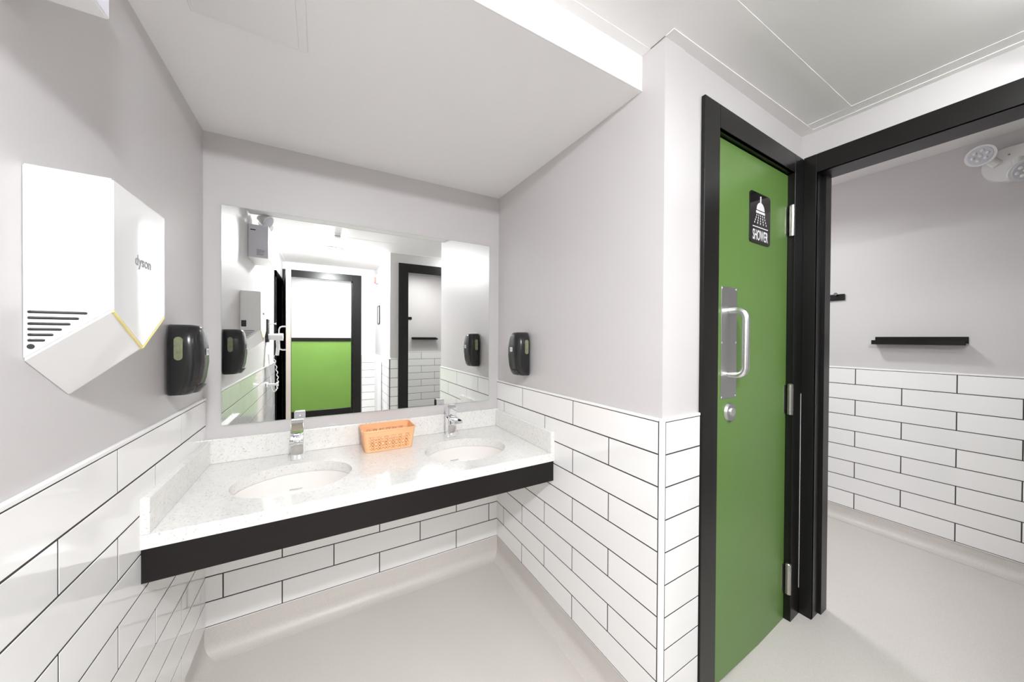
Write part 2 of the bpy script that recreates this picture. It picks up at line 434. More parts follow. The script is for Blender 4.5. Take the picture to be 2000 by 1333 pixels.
# ------------------------------------------------------------------ door frames
def frame(root, W, u0, u1, ztop, fw, fo=.014, depth=.12, zb=-1.06, stop=True, head=None, m=BLACK):
    """steel frame round a clear opening u0..u1 up to ztop, face width fw"""
    head = head or fw
    for a, b, nm in ((u0-fw, u0, 'jamb'), (u1, u1+fw, 'jamb')):
        bm = B(); W.box(bm, a, b, 0.0005, fo, zb, ztop+head, .0012)
        aa, bb = (a+fw-.012, b) if a < u0 else (a, b-fw+.012)
        W.box(bm, aa, bb, -depth, fo-.001, zb, ztop+.004)
        if stop:
            s0, s1 = (u0, u0+.012) if a < u0 else (u1-.012, u1)
            W.box(bm, s0, s1, -depth, -.055, zb, ztop)
        link(nm, bm, m, root)
    bm = B(); W.box(bm, u0+.0003, u1-.0003, 0.0005, fo, ztop, ztop+head, .0012); W.box(bm, u0, u1, -depth, fo-.001, ztop, ztop+.012)
    link('frame_head', bm, m, root)

# shower door
d1 = empty('door_1', WD.p(.6, 0, -1.03), kind='structure')
frame(d1, WD, .292, .908, 1.008, .095, zb=-1.06, head=.082)
bm = B(); WD.box(bm, .2945, .9055, -.052, -.012, -1.027, 1.003, .0015); leaf = link('door_leaf', bm, GREEN, d1)
tag(leaf, 'satin green flush door leaf')
bm = B(); WD.box(bm, .357, .468, -.012, -.0103, .037, .459, .0006); pl = link('pull_plate', bm, ALUD, leaf)
for uu, zz in ((.363, .452), (.462, .452), (.363, .248), (.462, .248), (.363, .044), (.462, .044)):
    bm = B(); cyl(bm, WD.p(uu, -.0104, zz), WD.p(uu, -.0088, zz), .0042, 10, .003); link('screw', bm, ALU, pl)
def dpull(W, uc, off0, off1, z0, z1, r, rad):
    pts = [W.p(uc, off0, z1)]
    for k in range(9):
        a = k/8*pi/2; pts.append(W.p(uc, off1-rad+rad*sin(a), z1-rad+rad*cos(a)))
    for k in range(9):
        a = k/8*pi/2; pts.append(W.p(uc, off1-rad+rad*cos(a), z0+rad-rad*sin(a)))
    pts.append(W.p(uc, off0, z0)); return pts
bm = B(); tube(bm, dpull(WD, .412, -.010, .047, .128, .368, .011, .032), .0122, 16); link('pull_handle', bm, ALU, leaf, smooth=True)
bm = B(); cyl(bm, WD.p(.421, -.0125, -.015), WD.p(.421, -.003, -.015), .036, 32, .032); lk = link('lock_rose', bm, ALUD, leaf, smooth=True)
bm = B(); cyl(bm, WD.p(.424, -.004, -.014), WD.p(.424, .0015, -.014), .0155, 24); link('lock_cylinder', bm, ALU, lk, smooth=True)
for z0, z1 in ((.725, .862), (-.075, .060), (-.885, -.752)):
    bm = B(); cyl(bm, WD.p(.903, .006, z0), WD.p(.903, .006, z1), .0108, 16)
    cyl(bm, WD.p(.903, .006, z1), WD.p(.903, .006, z1+.004), .0108, 16, .006)
    for zz in (z0+.022, z0+.025, z1-.025, z1-.022): cyl(bm, WD.p(.903, .006, zz-.001), WD.p(.903, .006, zz+.001), .0116, 16)
    WD.box(bm, .884, .903, -.013, -.0095, z0+.004, z1-.004)
    link('hinge', bm, STEEL, d1, smooth=True)

# sign on the door
sg = empty('shower_sign', WD.p(.642, -.012, .655), 'black rounded sign with white shower pictogram and the word SHOWER on the green door', 'sign')
def on_wall(W, u, off, z): # local x -> u, local y -> z, local z -> normal
    return Matrix(((W.u.x, 0, W.n.x, 0), (W.u.y, 0, W.n.y, 0), (0, 1, 0, 0), (0, 0, 0, 1))), W.p(u, off, z)
def decal(bm, W, u, off, z, flip=1):
    R, t = on_wall(W, u, off, z)
    for v in bm.verts: v.co = (R @ Vector((v.co.x*flip, v.co.y, v.co.z))) + t
    return bm
bm = B(); prism(bm, rrect(.172, .205, .014), 0, .004); decal(bm, WD, .642, -.0118, .7575); link('sign_plate', bm, SIGNB, sg)
OFF = -.0078
bm = text_bm('SHOWER', .062, .0004, sx=.50); decal(bm, WD, .642, OFF, .6855)
for v in bm.verts: v.co.z = .6865 + (v.co.z - .6865)*.95
link('lettering', bm, WPRINT, sg)
bm = B(); box(bm, -.064, .064, -.0018, .0018, -.0004, .0004); decal(bm, WD, .642, OFF, .7205); link('rule', bm, WPRINT, sg)
bm = B(); box(bm, -.005, .005, 0, .030, -.0004, .0004)
prism(bm, [(-.034, -.028)] + [(-.034*cos(a), -.028 + .034*sin(a)*.95) for a in [k*pi/2/6 for k in range(1, 6)]] + [(-.004, .006), (.004, .006)] + [(.034*cos(a), -.028 + .034*sin(a)*.95) for a in [k*pi/2/6 for k in range(5, 0, -1)]] + [(.034, -.028)], -.0004, .0004)
box(bm, -.038, .038, -.042, -.032, -.0004, .0004)
decal(bm, WD, .642, OFF, .8190); link('shower_head_symbol', bm, WPRINT, sg)
bm = B()
for r_, (wd_, zz) in enumerate(((.032, .769), (.037, .7585), (.043, .748), (.049, .7375))):
    for k in range(5):
        x = -wd_ + 2*wd_*k/4
        prism(bm, [(x + .0028*cos(a), zz-.7575 + .0042*sin(a)) for a in [j*pi/4 for j in range(8)]], -.0004, .0004)
decal(bm, WD, .642, OFF, .7575); o = link('water_drops', bm, WPRINT, sg)

# opening to the shower room
d2 = empty('door_2', WO.p(.48, 0, -1.0), kind='structure')
frame(d2, WO, .060, .895, 1.012, .046, depth=.115, head=.082, zb=-1.03)
bm = B(); WD.box(bm, .9905, .9925, .0142, .0152, -.885, .013); link('sealant_line', bm, TRIM, d1)
# rear door with open leaf
d3 = empty('door_3', WQ.p(.4, 0, -1.05), kind='structure')
frame(d3, WQ, .075, .79, 1.02, .105, head=.088)
W3 = Wall((.045, -3.215), (.125, -2.35), side=1)
bm = B(); W3.box(bm, 0, W3.L, -.022, .022, -1.04, 1.0, .001); lf = link('door_leaf', bm, [BLACK], d3)
bm = B(); W3.box(bm, W3.L, W3.L+.002, -.0215, .0215, -1.04, 1.0); link('leaf_edge', bm, CREAM, lf)
bm = B(); tube(bm, dpull(W3, W3.L-.05, -.02, -.075, .13, .37, .01, -.032)[:1] + [W3.p(W3.L-.05, -.05, .37), W3.p(W3.L-.05, -.068, .362), W3.p(W3.L-.05, -.078, .34), W3.p(W3.L-.05, -.078, .16), W3.p(W3.L-.05, -.068, .138), W3.p(W3.L-.05, -.05, .13), W3.p(W3.L-.05, -.02, .13)], .010, 12)
link('pull_handle', bm, ALU, lf, smooth=True)
bm = B(); cyl(bm, (.035, -3.23, .62), (.035, -3.23, .73), .010, 12); link('hinge', bm, STEEL, d3, smooth=True)
# dark cupboard door on the left wall beside the rear door
d5 = empty('door_4', WL.p(2.8, 0, -1.05), kind='structure')
bm = B(); WL.box(bm, 2.42, 2.47, 0, .018, -1.05, .95); WL.box(bm, 3.08, 3.14, 0, .018, -1.05, .95); WL.box(bm, 2.42, 3.14, 0, .018, .88, .95); link('frame_surround', bm, BLACK, d5)
bm = B(); WL.box(bm, 2.472, 3.078, 0, .009, -1.04, .878, .001); link('door_leaf', bm, BLACK, d5)
# second cubicle doorway
d6 = empty('door_5', WG.p(.6, 0, -1.05), kind='structure')
frame(d6, WG, .195, .96, 1.000, .105, head=.100)

# ------------------------------------------------------------------ mirror
mi = empty('mirror', (.669, 0, -.107), 'large frameless rectangular wall mirror above the double vanity', 'mirror')
bm = B(); box(bm, .057, 1.281, -.0055, -.0005, -.108, .806); link('glass_edge', bm, GLASSE, mi)
bm = B(); box(bm, .0585, 1.2795, -.0062, -.0058, -.1065, .8045); link('silvered_face', bm, SILVER, mi)

# ------------------------------------------------------------------ vanity
ZT = -.259; CD = .575
va = empty('vanity_counter', (WX/2, -.29, -.40), 'speckled white stone vanity counter with two basin cut-outs and black apron', 'counter')
g0 = .0065
bm = B(); box(bm, g0, WX-g0, -CD, -.0005, ZT-.038, ZT, .002, 2)
top = link('countertop', bm, QUARTZ, va)
SX = (.333, 1.010); SY = -.328; SA, SB = .190, .157
cut = []
for sx in SX:
    bm = B(); prism(bm, [(sx + SA*cos(2*pi*k/72), SY + SB*sin(2*pi*k/72)) for k in range(72)], ZT-.08, ZT+.05)
    c = link('c', bm, QUARTZ); cut.append(c)
boolean(top, cut)
bm = B(); box(bm, g0, WX-g0, -.020, -.0005, ZT+.0003, ZT+.100, .002, 2); link('backsplash', bm, QUARTZ, va)
bm = B(); box(bm, g0, .020+.006, -CD, -.0205, ZT+.0003, ZT+.096, .002, 2); link('side_splash', bm, QUARTZ, va)
bm = B(); box(bm, WX-.026, WX-g0, -CD, -.0205, ZT+.0003, ZT+.096, .002, 2); link('side_splash', bm, QUARTZ, va)
bm = B(); box(bm, g0+.0005, WX-g0-.0005, -.570, -.548, -.388, ZT-.0385, .0008); link('apron', bm, BLACKL, va)
for x in (.02, WX/2, WX-.04):
    bm = B(); box(bm, x, x+.02, -.547, -.02, -.36, ZT-.0385); link('support_bracket', bm, BLACKL, va)

for k, sx in enumerate(SX):
    wbn = empty('washbasin', (sx, SY, ZT-.20), ('left' if k == 0 else 'right') + ' oval white porcelain undermount basin below the ' + ('left' if k == 0 else 'right') + ' square tap', 'sink', 'undermount basins in the vanity')
    bm = B(); rings = []; n = 64
    prof = [(1.10, 0), (1.035, 0), (1.012, -.004), (1.0, -.02), (.965, -.055), (.88, -.092), (.72, -.122), (.48, -.142), (.22, -.150), (.12, -.152)]
    for s, dz in prof:
        rings.append([bm.verts.new((sx + SA*s*cos(2*pi*j/n), SY + SB*s*sin(2*pi*j/n), ZT-.0388+dz)) for j in range(n)])
    for s, dz in ((.12, -.165), (.5, -.157), (.9, -.112), (1.02, -.03), (1.10, -.012)):
        rings.append([bm.verts.new((sx + SA*s*cos(2*pi*j/n), SY + SB*s*sin(2*pi*j/n), ZT-.0388+dz)) for j in range(n)])
    rings.append(rings[0])
    for a, b in zip(rings, rings[1:]):
        for j in range(n): bm.faces.new((a[j], a[(j+1) % n], b[(j+1) % n], b[j]))
    link('bowl', bm, PORC, wbn, smooth=True)
    bm = B(); cyl(bm, (sx, SY, ZT-.1925), (sx, SY, ZT-.187), .026, 28, .022); link('drain', bm, CHROME, wbn, smooth=True)
    bm = B(); R_ = Matrix.Translation((sx-.005, SY+SB*.93, ZT-.100)) @ Matrix.Rotation(math.radians(62), 4, 'X')
    box(bm, -.022, .022, -.0022, .0022, -.0005, .0012, .0004, 1, R_); link('maker_mark', bm, mat('faint_grey_print', (.45, .44, .42), .4), wbn)

def tap(x, label):
    t = empty('basin_tap', (x, -.108, ZT), label, 'faucet', 'square chrome taps on the vanity')
    bm = B(); box(bm, x-.0225, x+.0225, -.131, -.083, ZT+.0003, -.146, .0025, 2)
    box(bm, x-.024, x+.024, -.1325, -.0815, ZT+.0003, ZT+.004, .001)
    link('tap_body', bm, CHROME, t, smooth=True)
    bm = B(); M = Matrix.Translation((x, -.131, -.155)) @ Matrix.Rotation(math.radians(4), 4, 'X')
    box(bm, -.0225, .0225, -.088, .03, -.0055, .0055, .0018, 2, M); link('spout', bm, CHROME, t, smooth=True)
    bm = B()
    prism(bm, [(-.131, -.143), (-.083, -.143), (-.083, -.093), (-.118, -.091), (-.131, -.104)], x-.0225, x+.0225, 0)
    bmesh.ops.bevel(bm, geom=bm.edges[:], offset=.002, segments=2, affect='EDGES')
    h = link('lever_handle', bm, CHROME, t, smooth=True)
    bm = B(); cyl(bm, (x, -.083, -.118), (x, -.072, -.118), .008, 16); link('lever_pin', bm, CHROME, h, smooth=True)
    return t
tap(.329, 'left square chrome basin tap behind the left oval basin')
tap(1.012, 'right square chrome basin tap behind the right oval basin')

# ------------------------------------------------------------------ basket
bk = empty('storage_basket', (.69, -.115, ZT), 'empty peach plastic basket with punched flower pattern between the basins', 'basket')
def basket():
    hb = .097; bw, bd = .208, .130; tw, td = .232, .152; cx, cy = .692, -.115
    def ring(t, ins=0.0, n=6):
        w_ = bw + (tw-bw)*t - 2*ins; d_ = bd + (td-bd)*t - 2*ins
        return w_, d_
    # unrolled walls as a grid: perimeter cells x height cells
    cell = .0036
    def perim(t, ins):
        w_, d_ = ring(t, ins); r = .016 - ins*.5
        pts = []
        seg = [(w_-2*r, 'x'), (d_-2*r, 'y')]
        nx = 50; ny = 32; nc = 6
        # front edge left->right, corner, right side, corner, back, corner, left side, corner
        for k in range(nx): pts.append((-w_/2+r+(w_-2*r)*k/nx, -d_/2))
        for k in range(nc): a = -pi/2 + pi/2*k/nc; pts.append((w_/2-r+r*cos(a), -d_/2+r+r*sin(a)))
        for k in range(ny): pts.append((w_/2, -d_/2+r+(d_-2*r)*k/ny))
        for k in range(nc): a = pi/2*k/nc; pts.append((w_/2-r+r*cos(a), d_/2-r+r*sin(a)))
        for k in range(nx): pts.append((w_/2-r-(w_-2*r)*k/nx, d_/2))
        for k in range(nc): a = pi/2+pi/2*k/nc; pts.append((-w_/2+r+r*cos(a), d_/2-r+r*sin(a)))
        for k in range(ny): pts.append((-w_/2, d_/2-r-(d_-2*r)*k/ny))
        for k in range(nc): a = pi+pi/2*k/nc; pts.append((-w_/2+r+r*cos(a), -d_/2+r+r*sin(a)))
        return pts, nx, ny, nc
    bm = B(); rows = 27; out = []; inn = []
    for j in range(rows+1):
        t = j/rows
        po, nx, ny, nc = perim(t, 0); pi_, *_ = perim(t, .0022)
        z = ZT + .0015 + (hb-.0015)*t
        out.append([bm.verts.new((cx+x, cy+y, z)) for x, y in po]); inn.append([bm.verts.new((cx+x, cy+y, z)) for x, y in pi_])
    N = len(out[0])
    def hole(i, j):
        # flower lattice on the flat sides, none in the corners and near rim/base
        if j < 2 or j > 19: return False
        if i < nx: u = i; L = nx
        elif i < nx+nc: return False
        elif i < nx+nc+ny: u = i-nx-nc; L = ny
        elif i < nx+2*nc+ny: return False
        elif i < 2*nx+2*nc+ny: u = i-nx-2*nc-ny; L = nx
        elif i < 2*nx+3*nc+ny: return False
        elif i < 2*nx+3*nc+2*ny: u = i-2*nx-3*nc-ny; L = ny
        else: return False
        if u < 1 or u > L-2: return False
        a = (u-1) % 8; b = (j-2) % 8
        pat = ("..#..#..", ".#.##.#.", "#..##..#", "..#..#..", "..#..#..", "#..##..#", ".#.##.#.", "..#..#..")
        return pat[b][a] == '#'
    H_ = [[hole(i, j) for i in range(N)] for j in range(rows)]
    for j in range(rows):
        for i in range(N):
            i2 = (i+1) % N
            if H_[j][i]:
                if not H_[j][i-1]: bm.faces.new((out[j][i], out[j+1][i], inn[j+1][i], inn[j][i]))
                if not H_[j][i2]: bm.faces.new((out[j][i2], inn[j][i2], inn[j+1][i2], out[j+1][i2]))
                if j == 0 or not H_[j-1][i]: bm.faces.new((out[j][i], inn[j][i], inn[j][i2], out[j][i2]))
                if j == rows-1 or not H_[j+1][i]: bm.faces.new((out[j+1][i], out[j+1][i2], inn[j+1][i2], inn[j+1][i]))
                continue
            bm.faces.new((out[j][i], out[j][i2], out[j+1][i2], out[j+1][i]))
            bm.faces.new((inn[j][i], inn[j+1][i], inn[j+1][i2], inn[j][i2]))
    for i in range(N):
        i2 = (i+1) % N; bm.faces.new((out[rows][i], out[rows][i2], inn[rows][i2], inn[rows][i]))
    bm.faces.new(out[0][::-1])
    link('basket_body', bm, ORANGE, bk)
    w_, d_ = ring(1); pts = rrect(w_, d_, .017, 8); pts = [(cx+a, cy+b) for a, b in pts]
    bm = B(); loop = [Vector((a, b, ZT+hb)) for a, b in pts] ; n = len(loop); rings = []
    for k, p in enumerate(loop):
        c = Vector((cx, cy, p.z)); t = (loop[(k+1) % n]-loop[k-1]).normalized(); s = Vector((t.y, -t.x, 0))
        rings.append([bm.verts.new(p + s*.0032*cos(a) + Vector((0, 0, .003*sin(a)))) for a in [2*pi*q/8 for q in range(8)]])
    for k in range(n):
        a, b = rings[k], rings[(k+1) % n]
        for q in range(8): bm.faces.new((a[q], a[(q+1) % 8], b[(q+1) % 8], b[q]))
    link('rim', bm, ORANGE, bk, smooth=True)
basket()

# ------------------------------------------------------------------ soap dispensers
def dispenser(W, uc, z0, z1, label, dep=.092, hw=.062):
    t = empty('soap_dispenser', W.p(uc, 0, z0), label, 'dispenser', 'black soap dispensers beside the mirror')
    def sec(hw_, d_, z, n=36, e=3.2, off=0):
        pts = []
        for k in range(n):
            a = 2*pi*k/n; ca, sa = cos(a), sin(a)
            x = abs(ca)**(2/e)*(1 if ca >= 0 else -1)*hw_
            y = abs(sa)**(2/e)*(1 if sa >= 0 else -1)
            pts.append((x, off + (d_*.5 + y*d_*.5)))
        return pts
    hgt = z1-z0
    prof = [(0, .80, .66), (.012, .86, .72), (.05, .93, .80), (.12, .96, .86), (.22, .985, .93), (.45, 1.0, 1.0), (.68, 1.0, .985), (.76, .965, .955), (.83, .905, .935), (.89, .82, .91), (.935, .71, .88), (.968, .59, .84), (.99, .45, .76), (1.0, .30, .62)]
    bm = B(); rings = []
    for f, a, b in prof:
        rings.append([bm.verts.new(W.p(uc+x, .0008+y, z0+f*hgt)) for x, y in sec(hw*a, dep*b*.93, 0)])
    n = len(rings[0])
    for a, b in zip(rings, rings[1:]):
        for j in range(n): bm.faces.new((a[j], a[(j+1) % n], b[(j+1) % n], b[j]))
    bm.faces.new(rings[0][::-1]); bm.faces.new(rings[-1])
    body = link('housing', bm, PLAST, t, smooth=True)
    # front cover shell, seam a third of the way out from the wall
    bm = B(); rings = []
    for f, a, b in [(.125, .945, .86)] + prof[4:-1]:
        d_ = dep*b*.93; ring = []
        for x, y in sec(hw*a*.90, d_*.70 + .0035, 0, 32, 3.0):
            ring.append(bm.verts.new(W.p(uc+x, .0008 + d_*.30 + y, z0+f*hgt)))
        rings.append(ring)
    n = 32
    for a, b in zip(rings, rings[1:]):
        for j in range(n): bm.faces.new((a[j], a[(j+1) % n], b[(j+1) % n], b[j]))
    bm.faces.new(rings[0][::-1]); bm.faces.new(rings[-1])
    link('front_cover', bm, PLAST, body, smooth=True)
    # push bar
    bm = B(); rings = []
    for f, a, b in ((.012, .50, .64), (.05, .56, .70), (.09, .56, .77), (.118, .50, .80), (.123, .34, .76)):
        rings.append([bm.verts.new(W.p(uc+x, .012+y, z0+f*hgt)) for x, y in sec(hw*a, dep*b, 0, 24, 3)])
    n = 24
    for a, b in zip(rings, rings[1:]):
        for j in range(n): bm.faces.new((a[j], a[(j+1) % n], b[(j+1) % n], b[j]))
    bm.faces.new(rings[0][::-1]); bm.faces.new(rings[-1])
    link('push_bar', bm, PLAST2, body, smooth=True)
    # sight windows on both sides
    for s in (-1, 1):
        bm = B(); prism(bm, rrect(.020, .072, .0098, 6), -.003, .0016)
        zc = z0 + hgt*.66; X = W.u*(s); 
        for v in bm.verts:
            q = v.co.copy(); p = W.p(uc, .036+q.x, zc+q.y) + X*(hw*.992+q.z); v.co = p
        link('sight_window', bm, WINDOWP, body)
    # label
    bm = B(); prism(bm, rrect(.024, .022, .003, 3), 0, .0008); decal(bm, W, uc, dep*.93+.0046, z0+hgt*.60); lb = link('label', bm, LABELP, body)
    bm = B(); box(bm, -.008, .008, .001, .005, .0009, .0012); box(bm, -.008, .006, -.005, -.002, .0009, .0012); decal(bm, W, uc, dep*.93+.0046, z0+hgt*.60); link('label_print', bm, LOGO, body)
    return t
dispenser(WL, .345, .078, .298, 'black soap dispenser on the left wall beside the hand dryer')
dispenser(WR, .318, .073, .292, 'black soap dispenser on the right alcove wall above the counter end')

# ------------------------------------------------------------------ hand dryer
hd = empty('hand_dryer', (0, -.837, .147), 'white wedge-bottomed electric hand dryer on the left wall', 'hand dryer')
y0, y1 = -.950, -.725; ym = -.8375
bm = B()
FR = [(.100, y0, .535), (.100, y1, .535), (.100, y1, .306), (.100, ym, .237), (.100, y0, .306)]
BK = [(.0008, y0, .5365), (.0008, y1, .5365), (.0008, y1, .221), (.0008, ym, .148), (.0008, y0, .221)]
A = [bm.verts.new(p) for p in FR]; C_ = [bm.verts.new(p) for p in BK]
bm.faces.new(A); bm.faces.new(C_[::-1])
for i in range(5): bm.faces.new((A[i], A[(i+1) % 5], C_[(i+1) % 5], C_[i]))
bmesh.ops.bevel(bm, geom=[e for e in bm.edges if all(v.co.x > .05 for v in e.verts) or len([v for v in e.verts if v.co.x > .05]) == 1], offset=.003, segments=2, affect='EDGES')
case = link('casing', bm, WHITEG, hd, smooth=True)
slots = [(.0045, .070, .2985), (.0045, .0605, .2890), (.0045, .0510, .2795), (.0045, .0415, .2705), (.0045, .0325, .2615), (.0045, .0235, .2525)]
for side, yy, sgn in (('n', y0, 1), ('f', y1, -1)):
    cut = []
    for a, b, z in slots:
        bm = B(); w_ = b-a; pts = [(a+w_/2+p, z+q) for p, q in rrect(w_, .0046, .00225, 4)]
        prism(bm, pts, yy-sgn*.004, yy+sgn*.007, 1); cut.append(link('c', bm, WHITEG))
    boolean(case, cut)
for yy, sgn in ((y0, 1), (y1, -1)):
    for a, b, z in slots:
        bm = B(); w_ = b-a; pts = [(a+w_/2+p, z-.0011+q) for p, q in rrect(w_-.0004, .0022, .0010, 3)]
        prism(bm, pts, yy+sgn*.0004, yy+sgn*.0069, 1); link('vent_slot', bm, SLOTD, case)
bm = B(); cyl(bm, (.0085, y0+.001, .2425), (.0085, y0-.0006, .2425), .0042, 20); sc_ = link('lock_screw', bm, PLAST2, case)
bm = B(); box(bm, .006, .030, y1-.0005, y1+.0008, .322, .360); link('rating_plate', bm, PLAST2, case)
# yellow edge strips under the front
for ya in (y0, y1):
    bm = B()
    s = 1 if ya == y0 else -1
    p0 = Vector((.0985, ya + s*.003, .3045)); p1 = Vector((.0985, ym - s*.001, .2375))
    tube(bm, [p0 - Vector((0, 0, .0012)), p1 - Vector((0, 0, .0012))], .0021, 8); link('yellow_edge', bm, YELLOW, case, smooth=True)
bm = text_bm('dyson', .0295, .0003, sx=1.02)
for v in bm.verts: v.co = Vector((.1003+v.co.z, -.8355+v.co.x, .4095+v.co.y))
link('brand_lettering', bm, LOGO, case)

# ------------------------------------------------------------------ left-wall emergency light
em = empty('emergency_light', (.055, -1.13, .785), 'grey steel emergency light box with two lamp heads high on the left wall', 'emergency light')
bm = B(); box(bm, .0008, .108, -1.279, -.980, .788, 1.004, .002, 2); bx = link('battery_box', bm, GREYBOX, em)
bm = B(); box(bm, .0008, .106, -1.277, -.982, .7865, .7885); link('base_plate', bm, WHITEP, bx)
bm = B(); box(bm, .012, .040, -.9805, -.9793, .965, .972); link('printed_heading', bm, PLAST2, bx)
bm = B()
for k in range(9): box(bm, .045, .045+random.uniform(.02, .045), -.9803, -.9797, .84-k*.0045, .842-k*.0045)
link('printed_label', bm, LOGO, bx)
def lamp_head(x, y, aim):
    a = Vector(aim).normalized(); c = Vector((x, y, 1.060))
    bm = B(); cyl(bm, (x, y, 1.004), (x, y, 1.03), .010, 14); cyl(bm, (x, y, 1.028), c-a*.02, .009, 12)
    cyl(bm, c-a*.035, c+a*.035, .018, 28, .045); h = link('lamp_head', bm, WHITEP, em, smooth=True)
    bm = B(); cyl(bm, c+a*.034, c+a*.0385, .041, 28, .036); link('lens', bm, LENS, h, smooth=True)
lamp_head(.075, -1.05, (.75, .35, -.45)); lamp_head(.058, -1.20, (.5, -.7, -.5))

# ------------------------------------------------------------------ soffit access panel
ap = empty('access_panel', (.255, -.80, 1.088), 'white square access panel in the lowered ceiling over the left basin', 'access panel')
zz = 1.0905
bm = B(); box(bm, .128, .382, -.930, -.656, zz-.006, zz+.006, .0015); fr_ = link('panel_frame', bm, WHITEP, ap)
bm = B(); box(bm, .136, .360, -.922, -.664, zz-.0085, zz-.0061, .001); link('hatch', bm, WHITEP, ap)

# ------------------------------------------------------------------ shower room contents
sh = empty('picture_ledge', (X3-.03, -1.264, .236), 'long black wall shelf in the shower room above the tiles', 'shelf')
bm = B(); box(bm, X3-.004, X3-.0006, -1.442, -1.086, .240, .283, .001); link('back_plate', bm, BLACK, sh)
bm = B(); box(bm, X3-.075, X3-.004, -1.442, -1.086, .240, .246, .001); link('shelf_board', bm, BLACK, sh)
bm = B(); box(bm, X3-.078, X3-.075, -1.442, -1.086, .236, .262, .001); link('front_lip', bm, BLACK, sh)
hk = empty('hook_rail', (X3-.02, -.89, .527), 'short black hook rail on the shower room wall beside the door frame', 'hook rail')
bm = B(); box(bm, X3-.014, X3-.0006, -.942, -.80, .531, .573, .002); pr_ = link('rail', bm, BLACK, hk)
bm = B(); cyl(bm, (X3-.014, -.905, .565), (X3-.040, -.905, .572), .006, 12); cyl(bm, (X3-.040, -.905, .572), (X3-.044, -.905, .573), .010, 14); link('hook', bm, BLACK, hk, smooth=True)
bm = B(); cyl(bm, (X3-.0142, -.865, .55), (X3-.0152, -.865, .55), .005, 12); link('screw', bm, ALU, hk)

sl = empty('twin_spotlight', (X3, -1.575, 1.10), 'white twin-head emergency spotlight high on the shower room wall', 'emergency light')
bm = B(); pts = rrect(.240, .170, .084, 12)
prism(bm, [(-1.598+a, 1.158+b) for a, b in pts], X3-.045, X3-.0006, 0)
bmesh.ops.bevel(bm, geom=[e for e in bm.edges if all(v.co.x < X3-.03 for v in e.verts)], offset=.014, segments=4, affect='EDGES')
bd = link('base_housing', bm, WHITEP, sl, smooth=True)
for yy, zc_, aim in ((-1.482, 1.222, (-1, .12, -.10)), (-1.600, 1.100, (-.65, -.45, -.45))):
    a = Vector(aim).normalized(); c = Vector((X3-.085, yy, zc_))
    bm = B(); cyl(bm, (X3-.04, (yy-1.57)/2, 1.17), c - a*.02, .020, 20); cyl(bm, c-a*.035, c+a*.008, .030, 32, .050); cyl(bm, c+a*.008, c+a*.016, .052, 32, .052)
    h = link('lamp_head', bm, WHITEP, sl, smooth=True)
    bm = B(); cyl(bm, c+a*.0155, c+a*.019, .043, 32, .040); ls = link('lens', bm, LENS, h, smooth=True)
    bm = B(); u_ = a.orthogonal().normalized(); v_ = a.cross(u_)
    for k in range(7):
        q = c + a*.019 + ((u_*cos(k*pi/3) + v_*sin(k*pi/3))*.024 if k < 6 else Vector((0, 0, 0)))
        bmesh.ops.create_uvsphere(bm, u_segments=10, v_segments=6, radius=.0085, matrix=Matrix.Translation(q))
    link('led_cluster', bm, WHITEP, h, smooth=True)
for yy, zq in ((-1.560, 1.205), (-1.565, 1.105)):
    bm = B(); cyl(bm, (X3-.0448, yy, zq), (X3-.0458, yy, zq), .0042, 12); link('screw', bm, LOGO, bd)

# second stall (seen only in the mirror)
YS = -3.35
s2 = empty('picture_ledge', (1.79, YS, .236), 'black wall shelf in the far cubicle seen only in the mirror', 'shelf')
bm = B(); box(bm, 1.60, 1.98, YS+.0006, YS+.004, .240, .272, .001); link('back_plate', bm, BLACK, s2)
bm = B(); box(bm, 1.60, 1.98, YS+.004, YS+.075, .238, .244, .001); link('shelf_board', bm, BLACK, s2)
bm = B(); box(bm, 1.60, 1.98, YS+.075, YS+.078, .236, .262, .001); link('front_lip', bm, BLACK, s2)
h2 = empty('hook_rail', (1.575, YS, .535), 'short black hook rail in the far cubicle seen in the mirror', 'hook rail')
bm = B(); box(bm, 1.50, 1.60, YS+.0006, YS+.014, .535, .575, .002); link('rail', bm, BLACK, h2)

# ------------------------------------------------------------------ corridor things (mirror view)
hr = empty('hair_dryer', (.0, -1.80, .15), 'white wall-mounted hair dryer in its black holder reflected beside the open door', 'hair dryer')
bm = B(); box(bm, .0006, .020, -1.86, -1.76, .215, .415, .004, 2); hp = link('holder_plate', bm, PLAST, hr)
bm = B(); cyl(bm, (.020, -1.80, .375), (.070, -1.80, .378), .005, 10); cyl(bm, (.070, -1.80, .378), (.074, -1.80, .378), .010, 12); link('hook', bm, ALU, hp, smooth=True)
bm = B(); cyl(bm, (.020, -1.80, .262), (.125, -1.80, .262), .026, 24, .032); link('barrel', bm, WHITEP, hr, smooth=True)
bm = B(); tube(bm, [(.085, -1.80, .24), (.088, -1.80, .18), (.080, -1.80, .10)], [.016, .015, .013], 14); link('handle', bm, WHITEP, hr, smooth=True)
bm = B(); pts = []
for k in range(80):
    t = k/79; pts.append((.055 + .030*sin(t*pi)+.005*cos(t*60), -1.80 + .006*sin(t*60) - .02*t, .10 - .32*sin(t*pi*.5)))
for k in range(1, 24):
    t = k/23; pts.append((.058-.035*t, -1.82+.06*t, -.22 + .33*t - .10*sin(t*pi)))
tube(bm, pts, .0035, 6); link('coiled_cord', bm, WHITEP, hr, smooth=True)
tp = empty('wall_bracket', (.0, -1.80, -.16), 'small white wall bracket with round end on the left wall tiles, seen in the mirror', 'wall bracket')
bm = B(); box(bm, .0085, .020, -1.80, -1.70, -.165, -.130, .004, 2); link('bracket', bm, WHITEP, tp)
